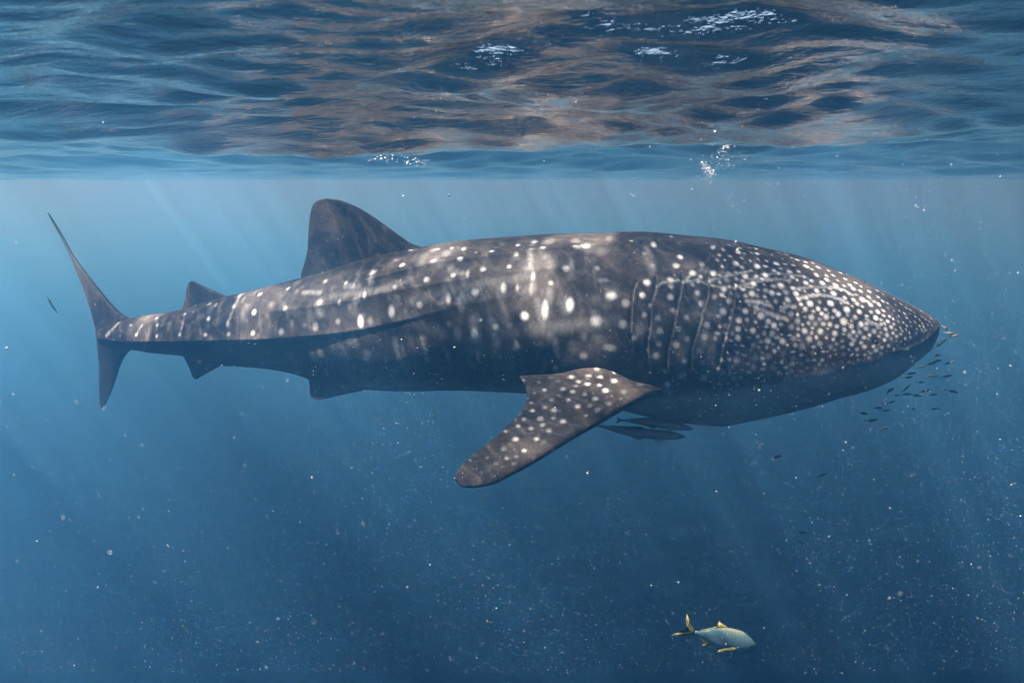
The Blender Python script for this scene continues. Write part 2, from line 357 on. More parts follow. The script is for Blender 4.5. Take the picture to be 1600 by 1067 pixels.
def build_shark():
    V_all, Q_all, T_all = [], [], []
    spot_all, belly_all, rim_all = [], [], []
    off = 0
    # ---- trunk
    NS, NR = 980, 384
    q = np.linspace(0, 1, NS)
    xs = 160 + 1306.0 * (1 - (1 - q) ** 1.0)
    tail_n = 60                                   # finer stations around the blunt snout
    ang = np.linspace(0, math.pi / 2, tail_n + 1)
    xs = np.concatenate([xs[xs < 1440], 1440 + 26.0 * np.sin(ang)])
    NS = len(xs)
    top, bot = curve(TOP, xs), curve(BOT, xs)
    # round closing of the snout
    yc, hw = curve(YC, xs), curve(HW, xs)
    mid = (top + bot) / 2
    nearness = smooth01((xs - 1180) / 286.0) * 0.86
    yref = yc - nearness * hw
    # the side silhouette of the broad snout is set by its nearer corner
    Cc = at(xs, mid, yref); Cc[:, 1] = yc
    zt, zb = at(xs, top, yc)[:, 2], at(xs, bot, yc)[:, 2]
    Cc[:, 2] = (zt + zb) / 2
    h = np.maximum((zt - zb) / 2, 0.004)
    dC = np.gradient(Cc, axis=0); ax = dC / np.linalg.norm(dC, axis=1)[:, None]
    axh = ax.copy(); axh[:, 2] = 0; axh /= np.linalg.norm(axh, axis=1)[:, None]
    w_ = np.ones(15) / 15
    for c in (0, 1):
        s_ = np.convolve(np.pad(axh[:, c], 7, mode='edge'), w_, 'valid'); axh[:, c] = s_
    axh /= np.linalg.norm(axh, axis=1)[:, None]
    near = np.stack([axh[:, 1], -axh[:, 0], np.zeros(NS)], -1)       # towards the camera side
    up = np.array([0, 0, 1.0])
    phi = (np.arange(NR) + 0.5) / NR * 2 * math.pi - math.pi / 2         # 0 = flank, 90 deg = back
    cph, sph = np.cos(phi), np.sin(phi)
    # superellipse: boxier over the head, oval along the tail
    e = np.interp(xs, [160, 500, 900, 1200, 1466], [1.0, 1.0, 0.94, 0.86, 0.72])[:, None]
    ce = np.sign(cph) * np.abs(cph)[None, :] ** e
    se = np.sign(sph) * np.abs(sph)[None, :] ** np.interp(xs, [160, 500, 900, 1200, 1466], [1, 1, .96, .95, .85])[:, None]
    # widest a little below the middle at the head, above it towards the tail
    shift = np.interp(xs, [160, 600, 1000, 1300, 1466], [0, 0.05, 0.0, -0.12, -0.15])[:, None]
    zz = se + shift * (1 - se ** 2)
    # the chin is narrower than the snout above it
    ce = ce * (1 - 0.24 * smooth01((xs - 1360) / 90)[:, None] * smooth01((0.15 - sph[None, :]) / 0.9))
    P = Cc[:, None, :] + near[:, None, :] * (hw[:, None] * ce)[..., None] + up * (h[:, None] * zz)[..., None]
    u, v = proj(P)
    half = NR // 2                                                   # first half of ring = near side (phi -90..90)
    un, vn = u[:, :half], v[:, :half]
    out = near[:, None, :] * ce[..., None] + up * se[..., None]
    out /= np.linalg.norm(out, axis=2)[..., None] + 1e-9
    disp = np.zeros((NS, half))
    sgn = vn  # pixel row
    def ridge(pts, A, wu, wd, x0, x1, f=25):
        nonlocal disp
        vr = curve(pts, un)
        d = vn - vr
        a = A * smooth01((un - x0) / f) * smooth01((x1 - un) / f)
        disp += a * np.where(d < 0, np.exp(d / wu), np.exp(-d / wd))
    keelA = np.interp(un, [160, 205, 300, 420, 560, 700, 840], [0.02, 0.050, 0.055, 0.042, 0.020, 0.008, 0.002])
    vr = curve(KEEL, un); d = vn - vr
    disp += keelA * np.where(d < 0, np.exp(d / 14), np.exp(-d / 6)) * smooth01((860 - un) / 60)
    ridge(RIDGE, 0.027, 9, 5, 520, 1190, 80)
    ridge(RIDG2, 0.016, 14, 9, 380, 930, 80)
    ridge(RIDG3, 0.012, 6, 5, 640, 1000, 60)
    # gill flaps
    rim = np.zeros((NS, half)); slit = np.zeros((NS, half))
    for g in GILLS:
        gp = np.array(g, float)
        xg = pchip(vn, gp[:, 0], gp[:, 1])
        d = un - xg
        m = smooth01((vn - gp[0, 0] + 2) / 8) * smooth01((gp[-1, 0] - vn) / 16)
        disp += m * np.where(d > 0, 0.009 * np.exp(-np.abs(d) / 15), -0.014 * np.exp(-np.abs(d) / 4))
        slit = np.minimum(slit, -m * 0.7 * np.exp(-((d + 1.2) / 1.1) ** 2))  # dark gill flesh, also painting the shade of the crease
        rim = np.maximum(rim, m * 0.10 * np.exp(-((d - 0.9) / 0.9) ** 2) * (0.35 + 0.65 * smooth01((560 - vn) / 70)))  # pale edge painted as if the flap catches light
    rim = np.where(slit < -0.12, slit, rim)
    # groove above the pectoral fin and mouth line
    mv = curve([(1380, 556), (1400, 554), (1430, 546), (1450, 533), (1466, 517)], un)
    mm = smooth01((un - 1385) / 30)
    dm = vn - mv
    disp += mm * (-0.007 * np.exp(-(dm / 1.6) ** 2) + 0.006 * np.exp(-((dm + 5) / 4) ** 2))
    # eye socket and nostril
    for (ex, ey, er, dep) in ((1369, 535, 4.5, 0.012), (1414, 540, 3.2, 0.015)):
        disp += -dep * np.exp(-(((un - ex) ** 2 + (vn - ey) ** 2) / er ** 2))
    # soft lumps of muscle
    disp += 0.006 * np.sin(un / 31.0 + np.sin(vn / 17.0)) * np.sin(vn / 23.0 + un / 90.0) * smooth01((1440 - un) / 80)
    P0 = P.copy()
    P[:, :half] += out[:, :half] * disp[..., None]
    # mirror to the far side: ring index j <-> NR-1-j
    mir = disp[:, ::-1]
    P[:, half:] += out[:, half:] * mir[..., None]
    Pn = P[:, :half]
    un, vn = proj(Pn)
    spot = np.zeros((NS, half))
    belly = smooth01((vn - curve(BELLY, un) + 16) / 46.0) * smooth01((un - 120) / 200)
    # the last bit round the keel on the tail stays grey
    belly *= np.interp(un, [160, 400, 700, 1000], [0.35, 0.5, 0.8, 1.0])
    axn = ax
    def put(x, y, rpx, s, wide=1.0, tall=1.0, soft=0.66):
        i0 = int(np.clip(np.searchsorted(xs, x - 140) - 1, 0, NS - 1)); i1 = int(np.clip(np.searchsorted(xs, x + 140) + 1, 1, NS))
        uu, vv = un[i0:i1], vn[i0:i1]
        k = np.argmin((uu - x) ** 2 + (vv - y) ** 2)
        ii, jj = divmod(int(k), half); ii += i0
        if (un[ii, jj] - x) ** 2 + (vn[ii, jj] - y) ** 2 > 36: return
        c = Pn[ii, jj]
        r = rpx / F * c[1]
        a = axn[ii]
        W = int(3.2 * rpx * max(wide, tall)) + 6
        lo, hi = max(0, ii - W), min(NS, ii + W)
        dP = Pn[lo:hi] - c
        al = dP @ a
        perp2 = (dP ** 2).sum(-1) - al ** 2
        rr = np.sqrt((al / wide) ** 2 + np.maximum(perp2, 0) / tall ** 2) / r
        val = s * (1 - smooth01((rr - (1 - soft)) / (2 * soft)))
        spot[lo:hi] = np.maximum(spot[lo:hi], val)
    pts = []
    for rec in SPOTS.replace("\n", "").split(";"):
        f_ = [float(t) for t in rec.split()]
        if len(f_) < 4: continue
        pts.append((f_[0], f_[1]))
        put(f_[0], f_[1], f_[2] * np.interp(f_[0], [1000, 1200], [0.85, 0.68]), min(1, f_[3] * 1.0), *(f_[4:6] if len(f_) > 5 else ()))
    for line, r, s in STREAKS:
        for (x0, y0), (x1, y1) in zip(line[:-1], line[1:]):
            n = max(2, int(math.hypot(x1 - x0, y1 - y0) / (r * 0.9)))
            for t in np.linspace(0, 1, n): put(x0 + (x1 - x0) * t, y0 + (y1 - y0) * t, r, s, 1, 1, 0.8)
    # dense small spots over head and snout
    rr = random.Random(5)
    tries = 0
    while tries < 9000:
        tries += 1
        x = rr.uniform(1120, 1458)
        y0, y1 = np.interp(x, xs, top) + 1, curve(BELLY, np.array([x]))[0] + 16
        y = rr.uniform(y0, y1)
        g = np.interp(x, [1120, 1300, 1380, 1420, 1466], [10.5, 9.6, 8.0, 6.8, 5.4])
        g *= np.interp(y - y0, [0, 12], [0.75, 1.0])
        if min((x - a) ** 2 + ((y - b) * 1.25) ** 2 for a, b in pts) < g * g: continue
        pts.append((x, y))
        near_low = np.interp(y1 - y, [0, 45], [0.15, 1.0])
        small = np.interp(x, [1120, 1380, 1466], [2.6, 2.5, 1.9])
        put(x, y, small * rr.uniform(0.75, 1.15), rr.uniform(0.3, 0.95) * near_low, rr.uniform(.85, 1.5), rr.uniform(.8, 1.15))
    # many faint scattered flecks over the trunk
    for _ in range(260):
        x = rr.uniform(180, 1150)
        y0, y1 = np.interp(x, xs, top) + 2, np.interp(x, xs, bot) - 25
        put(x, rr.uniform(y0, y1), rr.uniform(2.5, 7), rr.uniform(0.05, 0.16), rr.uniform(.7, 1.4), rr.uniform(.8, 2.4), 0.9)
    full = lambda a: np.concatenate([a, a[:, ::-1]], 1)
    V_all.append(P.reshape(-1, 3)); Q_all.append(grid_quads(NS, NR)[:, ::-1]); n0 = NS * NR
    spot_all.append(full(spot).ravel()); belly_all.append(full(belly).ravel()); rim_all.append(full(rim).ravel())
    # caps
    for ring, flip in ((0, False), (NS - 1, True)):
        c = P[ring].mean(0); ci = n0; n0 += 1
        V_all.append(c[None]); spot_all.append(np.zeros(1)); belly_all.append(np.zeros(1)); rim_all.append(np.zeros(1))
        j = np.arange(NR); a, b = ring * NR + j, ring * NR + (j + 1) % NR
        T_all.append(np.stack([np.full(NR, ci), a, b] if not flip else [np.full(NR, ci), b, a], -1))
    off = n0
    def axis_at(x): 
        i = int(np.clip(np.searchsorted(xs, x), 0, NS - 1)); return near[i]
    # ---- fins as thick foils
    def foil(L, Rr, thick, spots=(), edge_pale=0.0, sub=(90, 46), bel=0.0, blunt=0.55):
        """L, Rr: (n,3) world points of the two edges from root to tip, thick: (n,) half thickness"""
        nonlocal off
        n, mch = sub
        t = np.linspace(0, 1, len(L)); tt = 1 - (1 - np.linspace(0, 1, n)) ** 1.5
        Li = np.stack([pchip(tt, t, L[:, c]) for c in range(3)], -1)
        Ri = np.stack([pchip(tt, t, Rr[:, c]) for c in range(3)], -1)
        th = pchip(tt, t, thick)
        s = (1 - np.cos(np.linspace(0, math.pi, mch))) / 2
        prof = np.sqrt(np.maximum(s * (1 - s), 0)) * 2
        prof = prof ** blunt * (0.45 + 0.55 * s)          # thicker towards R edge (leading)
        prof[0] = prof[-1] = 0
        mid_ = Li[:, None] * (1 - s)[None, :, None] + Ri[:, None] * s[None, :, None]
        span = np.gradient(mid_, axis=0); ch = (Ri - Li)[:, None] + 0 * mid_
        nrm = np.cross(ch, span); nl = np.linalg.norm(nrm, axis=2)[..., None]; nrm = nrm / np.maximum(nl, 1e-9)
        if nrm[:, :, 1].mean() > 0: nrm = -nrm
        nm = nrm.mean(1); nm /= np.linalg.norm(nm, axis=1)[:, None]
        nrm = np.repeat(nm[:, None], mch, 1)
        A = mid_ + nrm * (th[:, None] * prof[None])[..., None]
        B = mid_ - nrm * (th[:, None] * prof[None])[..., None]
        ring = np.concatenate([A, B[:, 1:-1][:, ::-1]], 1)
        M = ring.shape[1]
        uu, vv = proj(ring)
        sp_ = np.zeros(ring.shape[:2])
        for rec in spots:
            x, y, r, st = rec[:4]
            dd = np.hypot(uu - x, (vv - y) * 1.35) / (r * 0.70)
            sp_ = np.maximum(sp_, st * 0.55 * (1 - smooth01((dd - 0.4) / 1.1)))
        V_all.append(ring.reshape(-1, 3)); Q_all.append(grid_quads(n, M) + off)
        spot_all.append(sp_.ravel()); rim_all.append(np.zeros(n * M))
        sfull = np.concatenate([s, s[1:-1][::-1]])
        ep = edge_pale * np.exp(-sfull / 0.06)[None] * np.ones((n, 1))
        belly_all.append(np.clip(ep + bel, 0, 1).ravel())
        o0 = off; off += n * M
        c = ring[-1].mean(0); V_all.append(c[None]); spot_all.append(np.zeros(1)); belly_all.append(np.zeros(1)); rim_all.append(np.zeros(1))
        j = np.arange(M); T_all.append(np.stack([np.full(M, off), o0 + (n - 1) * M + j, o0 + (n - 1) * M + (j + 1) % M], -1)); off += 1
    def slices(tab, Yroot, Ytip, th0, th1, yshift=0.0, p=1.0, **kw):
        """tab: (pixel row, left column, right column) from root to tip"""
        tab = np.array(tab, float); n = len(tab)
        f = np.abs(tab[:, 0] - tab[0, 0]); f /= f[-1]
        Yf = Yroot + (Ytip - Yroot) * f
        cx = (tab[:, 1] + tab[:, 2]) / 2
        def ycol(px): return Yf + np.interp(px, *zip(*YC)) - np.interp(cx[0], *zip(*YC)) + yshift
        L = at(tab[:, 1], tab[:, 0], ycol(tab[:, 1])); Rr = at(tab[:, 2], tab[:, 0], ycol(tab[:, 2]))
        th = th0 + (th1 - th0) * f ** p
        # use even arc length
        foil(L, Rr, th, **kw)
    yc_of = lambda x: float(np.interp(x, *zip(*YC)))
    dsp = [(590.7,398,4.5,.45),(582,426,6,1),(497,388,5,.12),(520,400,5,.12),(560,350,5,.08),(541,430,4,.3),(629,414,5,.5),(642,391,4,.5)]
    slices([(470,474,730),(433,471,712),(415,475,700),(400,479,688),(388,481,662),(380,481.5,641),(370,482,626),(352,483,601),(335,485,577),(324,487.5,558),(317,491.5,542),(313,497,530),(311,504,519),(310.4,509,513)],
           yc_of(590), yc_of(590) + 0.02, 0.13, 0.018, p=0.55, spots=dsp, sub=(120, 60))
    slices([(505,286,400),(485,284,385),(475,287,372),(466,290,360),(460,290.5,347),(455,291,335),(450,292,324),(445,293.5,313),(441,296,305),(439.5,299,301)],
           yc_of(330), yc_of(330), 0.06, 0.012, p=0.6)
    slices([(540,268,390),(558,287,372),(566,291.5,355),(574,295.5,340),(580,298,329),(585,299.5,320),(589,301.5,313),(592,305,308)],
           yc_of(330), yc_of(330), 0.05, 0.012, p=0.6, bel=0.15)
    for sgn_ in (-1, 1):
        slices([(560,462,650),(585,479,632),(597,483,612),(606,484,585),(611,484,562),(615,484.5,543),(619,485.5,525),(622,488,512),(624,493,500)],
               yc_of(540) + sgn_ * 0.16, yc_of(540) + sgn_ * 0.22, 0.05, 0.010, p=0.6, bel=0.15)
    # caudal fin: upper and lower lobe in one blade
    tabu = [(528,150,262),(516,150,238),(506,147.5,214),(498,145.5,202),(486,142,184),(462,134.5,162.5),(430,122,137),(400,109.5,115),(380,100,104),(360,89,93),(345,80.5,84),(333,74.5,76)]
    slices(tabu, 5.45, 5.72, 0.055, 0.006, p=0.6, edge_pale=0.12, sub=(110, 36))
    tabl = [(522,150,262),(535,151.5,238),(542,152,216),(548,153,203),(560,154,192.5),(575,154.8,186),(595,155,180),(615,155.2,172.5),(630,156,165.5),(638,158,160.5)]
    slices(tabl, 5.45, 5.55, 0.05, 0.006, p=0.6, edge_pale=0.45, sub=(90, 36))
    # near pectoral fin, reaching down, back and towards the camera
    PS = """818 594 4 .8;851 609 5 .9;892.6 589 5.5 1;879 607.5 6 1;894.7 612 5 .9;918 600 5 1;938 589 5 1;960 581.5 5 .9;932 576.7 4.5 .9;972 566 8 1;962 571 6 .9;955 573.6 6 .5;984 585 7 1;959.5 595 6.5 1;936.7 601.7 4.5 .9;946 610 6.5 1;913.6 616 5 .9;904 596 5 .8;920 587 5 .8;862 624.5 6 .5;888 625 5 .9;930 623 6.5 1;903 634.5 6 1;866 640.5 6.5 1;850.6 636.6 5 .5;934 640 7 .5;922 634 6 .35;951 630.5 6 .45;832 641.6 5 .9;844 654 6.5 1;864.5 653 4.5 .7;880 658 6.5 1;847.5 664 5.5 .9;830 669 5.5 .8;858 671.8 6.5 1;810 665.5 5 .9;818.6 654.7 5 .6;805.5 686 6.5 1;838 685.7 5.5 1;790 674 4.5 .7;819 704 5.5 .9;791.6 716 5 .8;787 701 7 .45;803 724 5 .4;761 715 4 .35;916 649 3 .5;1043 599 5 .7;830 629 4 .5;807 713 5 .4;870 596 5 .35;861 590 4 .3;842 597 4 .35;900 603 4 .3;1018 568 6 .4;1000 600 8 .18;775 724 6 .25;752 738 5 .15;835 614 4 .25;873 617 4 .3;975 612 7 .2"""
    psp = [tuple(float(t) for t in rec.split()) for rec in PS.split(";")]
    rnd = random.Random(3)
    for _ in range(60): 
        t_ = rnd.random(); x = 990 - 240 * t_ + rnd.uniform(-50, 30); y = 590 + 135 * t_ + rnd.uniform(-18, 12)
        psp.append((x, y, rnd.uniform(1.6, 3.5), rnd.uniform(.1, .3)))
    rows = [((905, 580), (985, 557), 4.10, 4.12, 0.03), ((866, 588), (1018, 567), 3.97, 4.08, 0.045), ((812, 588.5), (1054, 597), 3.82, 4.10, 0.05),
            ((821, 604), (1052, 609), 3.78, 4.04, 0.052), ((824, 619), (1018, 617), 3.72, 3.90, 0.05), ((818, 638), (976, 638), 3.63, 3.74, 0.046), ((797, 661), (934, 663), 3.53, 3.60, 0.041),
            ((768, 688), (889, 689), 3.44, 3.48, 0.038), ((742, 708), (843, 718), 3.36, 3.38, 0.034), ((723, 725), (800, 742), 3.30, 3.30, 0.030), ((713, 739), (768, 757), 3.26, 3.25, 0.026),
            ((711, 748), (742, 762), 3.24, 3.23, 0.021), ((715, 756), (726, 760.5), 3.23, 3.22, 0.013)]
    L = np.array([at(a[0], a[1], Y) for a, b, Y, Y2, t in rows]); Rr = np.array([at(b[0], b[1], Y2) for a, b, Y, Y2, t in rows])
    foil(L, Rr, np.array([t for *_, t in rows]), spots=psp, sub=(230, 90), edge_pale=0.15)
    # far pectoral fin, on the hidden flank (mirror of the near one about the body's own plane)
    Yp = 4.47
    L2, R2 = L.copy(), Rr.copy(); L2[:, 1] = 2 * Yp - L2[:, 1]; R2[:, 1] = 2 * Yp - R2[:, 1]
    for a_ in (L2, R2): a_[:, 2] += 0.10
    foil(L2, R2, np.array([t for *_, t in rows]), sub=(60, 24))
    me = mesh_np("body", np.concatenate(V_all), np.concatenate(Q_all), np.concatenate(T_all))
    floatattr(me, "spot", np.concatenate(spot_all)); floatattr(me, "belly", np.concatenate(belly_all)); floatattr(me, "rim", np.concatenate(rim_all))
    root = bpy.data.objects.new("whale_shark", None); COL.objects.link(root)
    root.location = Vector(Cc[NS // 2])
    tag(root, "huge grey whale shark with pale spots swimming just below the sea surface", "shark")
    body = link(me, "body", SKIN, root); body.location = -root.location
    # eyes
    k = NT("shark_eye"); b = k.n("ShaderNodeBsdfPrincipled", i_Roughness=0.12); b.inputs["Base Color"].default_value = (0.006, 0.006, 0.008, 1); k.l(b.outputs[0], k.out.inputs[0])
    i = int(np.argmin(np.hypot(un - 1369, vn - 535))); ii, jj = divmod(i, half)
    for pos in (P[ii, jj], P[ii, NR - 1 - jj]):
        V, Q = [], []
        nn, mm_ = 9, 16
        for a in range(nn):
            th = math.pi * a / (nn - 1)
            for c in range(mm_):
                ph = 2 * math.pi * c / mm_; V.append((0.016 * math.sin(th) * math.cos(ph), 0.011 * math.cos(th), 0.016 * math.sin(th) * math.sin(ph)))
        ey = link(mesh_np("eye", V, grid_quads(nn, mm_)), "eye", k.m, root)
        ey.location = Vector(pos) - root.location
    return P, NS, NR
build_shark()

# ---------------------------------------------------------------- fish
def fish_material(name, back, side, belly, z0, z1, rough=0.6, sheen=0.15):
    k = NT(name)
    tc = k.n("ShaderNodeTexCoord"); se = k.n("ShaderNodeSeparateXYZ"); k.l(tc.outputs["Object"], se.inputs[0])
    f1 = k.n("ShaderNodeMapRange"); k.l(se.outputs[2], f1.inputs[0]); f1.inputs[1].default_value = z0; f1.inputs[2].default_value = z1
    no = k.n("ShaderNodeTexNoise", i_Scale=60.0, i_Detail=3.0); k.l(tc.outputs["Object"], no.inputs["Vector"])
    f = k.math('ADD', f1.outputs[0], k.math('MULTIPLY', k.math('SUBTRACT', no.outputs[0], 0.5), 0.25), True)
    c1 = k.mix(k.ramp(f, 0.0, 0.45), belly, side); c = k.mix(k.ramp(f, 0.55, 0.95), c1, back)
    b = k.n("ShaderNodeBsdfPrincipled", i_Roughness=rough); b.inputs["Specular IOR Level"].default_value = sheen
    k.l(c, b.inputs["Base Color"]); k.l(b.outputs[0], k.out.inputs[0])
    return k.m
def fish_mesh(name, prof, width, fins, nr=14, bend=0.0, ns=26):
    """prof: (x, top, bottom) along unit length, nose at x=+0.5; fins: flat outlines (x,z) with thickness at y offset"""
    if prof is None:
        return _finish(name, [], [], [], fins, 0, bend)
    p = np.array(sorted(prof), float); xs = np.linspace(p[0, 0], p[-1, 0], ns)
    tp, bt = pchip(xs, p[:, 0], p[:, 1]), pchip(xs, p[:, 0], p[:, 2])
    hgt = (tp - bt) / 2; mid = (tp + bt) / 2
    w = pchip(xs, *np.array(sorted(width), float).T)
    ph = np.arange(nr) / nr * 2 * math.pi
    V = np.stack([xs[:, None] + 0 * ph, w[:, None] * np.cos(ph)[None], mid[:, None] + hgt[:, None] * np.sin(ph)[None]], -1).reshape(-1, 3)
    Q = [grid_quads(ns, nr)]; T = []
    n0 = len(V); Vs = [V, np.array([[xs[0], 0, mid[0]], [xs[-1], 0, mid[-1]]])]
    j = np.arange(nr)
    T.append(np.stack([np.full(nr, n0), (j + 1) % nr, j], -1)); T.append(np.stack([np.full(nr, n0 + 1), (ns - 1) * nr + j, (ns - 1) * nr + (j + 1) % nr], -1))
    n0 += 2
    return _finish(name, Vs, Q, T, fins, n0, bend)
def _finish(name, Vs, Q, T, fins, n0, bend):
    for pts, th, y0, splay in fins:
        q = np.array(pts, float); n = len(q); c = q.mean(0)
        z_in = np.abs(q[:, 1] - q[0, 1])
        yy = y0 + splay * z_in * (1 if y0 >= 0 else -1)
        # rim at zero thickness, an inner ring carries the thickness: a thin lens
        inner = c + (q - c) * 0.6; yi = y0 + splay * np.abs(inner[:, 1] - q[0, 1]) * (1 if y0 >= 0 else -1)
        A = np.stack([q[:, 0], yy, q[:, 1]], -1); B = np.stack([inner[:, 0], yi + th, inner[:, 1]], -1); D = np.stack([inner[:, 0], yi - th, inner[:, 1]], -1)
        Vs += [A, B, D]; i = np.arange(n); i2 = (i + 1) % n
        Q.append(np.stack([n0 + i, n0 + i2, n0 + n + i2, n0 + n + i], -1)); Q.append(np.stack([n0 + i2, n0 + i, n0 + 2 * n + i, n0 + 2 * n + i2], -1))
        Vs.append(np.array([[c[0], B[:, 1].mean(), c[1]], [c[0], D[:, 1].mean(), c[1]]]))
        T.append(np.stack([np.full(n, n0 + 3 * n), n0 + n + i, n0 + n + i2], -1)); T.append(np.stack([np.full(n, n0 + 3 * n + 1), n0 + 2 * n + i2, n0 + 2 * n + i], -1))
        n0 += 3 * n + 2
    V = np.concatenate(Vs)
    V[:, 1] += bend * np.minimum(V[:, 0] - 0.1, 0) ** 2 * 4
    V[:, 2] += 0
    return mesh_np(name, V, np.concatenate(Q), np.concatenate(T))
def place(name, me, px, py, Y, length_px, tilt, yaw=0.0, label=None, cat="fish", group=None, roll=0.0):
    o = bpy.data.objects.new(name, me); COL.objects.link(o)
    P = at(px, py, Y); o.location = Vector(P)
    L = length_px / F * Y / max(0.4, math.cos(yaw))
    o.scale = (L, L, L)
    o.rotation_euler = (Matrix.Rotation(yaw, 4, 'Z') @ Matrix.Rotation(-math.radians(tilt), 4, 'Y') @ Matrix.Rotation(roll, 4, 'X')).to_euler()
    tag(o, label, cat, group)
    return o

# small pilot fish in front of the chin
M_small = fish_material("small_dark_fish_scales", (0.006, 0.011, 0.013), (0.018, 0.032, 0.036), (0.045, 0.065, 0.07), -0.12, 0.12)
def small_fish(bend, fat=1.0):
    pr = [(-0.40, .012, -.012), (-0.33, .022 * fat, -.020 * fat), (-0.1, .085 * fat, -.075 * fat), (0.15, .120 * fat, -.105 * fat), (0.34, .095 * fat, -.085 * fat), (0.45, .05, -.05), (0.5, .012, -.018)]
    wd = [(-0.40, .006), (-0.1, .045), (0.2, .065), (0.4, .045), (0.5, .008)]
    fins = [([(-0.37, 0), (-0.5, .13), (-0.46, .02), (-0.45, 0), (-0.46, -.02), (-0.5, -.12)], .006, 0, 0),
            ([(0.18, .10), (0.05, .16), (-0.12, .12), (-0.28, .045), (-0.28, .02), (0.0, .06)], .005, 0, 0),
            ([(0.0, -.09), (-0.1, -.13), (-0.28, -.04), (-0.28, -.02), (-0.05, -.05)], .005, 0, 0)]
    return fish_mesh("pilot_fish", pr, wd, fins, bend=bend)
SM = [small_fish(0.0), small_fish(0.35, 0.9), small_fish(-0.3, 1.0), small_fish(0.1, 0.8)]
for m in SM: m.materials.append(M_small)
SCHOOL = [(1473,534,18,38,"upper of the two steep little fish just under the snout"),(1468,539,17,47,"lower of the two steep little fish just under the snout"),
(1462.5,555.6,17,8,"level little fish alone below the steep pair by the snout"),(1463,565,19,17,"little fish overlapping another in the row below the level one near the mouth"),
(1454,569,17,20,"little fish just behind the front one in the overlapping row near the mouth"),(1439,573,18,12,"last little fish of the slanting row of three near the mouth"),
(1482,567,17,20,"upper right outlying little fish level with the slanting row"),(1409,578.7,17,24,"little fish nearest to the underside of the chin"),
(1423,583.7,16,15,"upper of two parallel little fish under the chin"),(1419.7,590,15,15,"lower of two parallel little fish under the chin"),
(1391,589,17,2,"level little fish close under the lower jaw at the left"),(1456,587,22,-2,"plumpest little fish of the school, swimming level"),
(1479,588,18,18,"little fish right behind the plump level one, nose tilted up at the right"),(1439,597.6,12,3,"faintest and smallest level little fish in the middle of the school"),
(1388.5,611,22,22,"long little fish climbing at the left of the middle band"),(1415.8,607.7,18,42,"steepest little fish in the middle of the school, bent tail"),
(1444,611,19,13,"little fish right of the steepest one, tilted slightly up"),(1402,618,13,8,"short little fish at the back of the crossing trio"),
(1415,616,16,10,"little fish touching the tail of the steepest one"),(1431,618,19,-5,"level little fish just right of the crossing trio"),
(1457,617,15,12,"short little fish at the right below the middle band"),(1490,612,20,-12,"rightmost little fish of the school, nose pointing down"),
(1382,631,14,8,"rear one of two little fish swimming nose to tail"),(1393,628.6,14,22,"front one of two little fish swimming nose to tail"),
(1371,637.5,16,5,"level little fish just below and behind the nose to tail pair"),(1383.7,641.6,13,14,"short little fish under the nose to tail pair"),
(1426,638.5,13,-22,"darkest little fish, nose down and alone below the school"),(1461,639,17,0,"level little fish alone at the lower right of the school"),
(1348.5,646,17,-6,"leftmost little fish of the school, very slim"),(1362.7,657,19,17,"second lowest little fish at the bottom left of the school"),(1380.5,669,17,20,"lowest little fish of the whole school")]
rs = random.Random(21)
for i, (x, y, L, tl, lab) in enumerate(SCHOOL):
    place("pilot_fish", SM[i % 4], x, y, 4.15 + rs.uniform(-.25, .3), L, tl, rs.uniform(-.35, .35), "dark " + lab, "fish", "little pilot fish schooling in front of the shark's chin")
for i, (x, y, L, tl, lab) in enumerate([(1216,645,24,12,"dark little fish alone just under the shark's belly, behind the school"),(1213,714,18,22,"dark little fish alone in open water below the belly"),
        (1285,743,20,30,"slim little fish with bent tail, alone below and right of the lone one"),(1253,832,21,-8,"upper one of two faint little fish deep down together"),(1251,847,17,-35,"lower curled one of two faint little fish deep down together")]):
    place("pilot_fish", SM[(i + 1) % 4], x, y, 4.3, L, tl, 0.2 * (i - 2), lab, "fish", "stray pilot fish below the shark")
# brownish young fish right at the lips
M_gold = fish_material("young_brown_fish_scales", (0.05, 0.035, 0.02), (0.09, 0.07, 0.045), (0.14, 0.12, 0.09), -0.12, 0.12)
gm = small_fish(0.15, 1.15); gm.materials.append(M_gold)
for x, y, L, tl, lab in [(1477,512,13,-35,"topmost blurry brown young fish touching the shark's snout"),(1484,521,17,-10,"middle brown young fish at the shark's lips"),(1492,525,15,12,"foremost brown young fish leading in front of the shark's lips")]:
    place("young_trevally", gm, x, y, 4.2, L, tl, 0.2, lab, "fish", "brown young fish at the lips")
# thin dark fish far left
thin = fish_mesh("garfish", [(-0.45, .012, -.012), (-0.2, .04, -.04), (0.15, .045, -.045), (0.4, .02, -.02), (0.5, .004, -.004)], [(-0.45, .006), (0, .035), (0.35, .02), (0.5, .003)],
                 [([(-0.43, 0), (-0.5, .05), (-0.47, 0), (-0.5, -.05)], .004, 0, 0), ([(-0.1, .03), (-0.2, .07), (-0.3, .03), (-0.25, .01)], .004, 0, 0)], bend=0.1)
thin.materials.append(M_small)
place("thin_fish", thin, 81, 477, 5.2, 32, -62, 0.1, "thin dark fish hanging nose down left of the shark's tail", "fish")

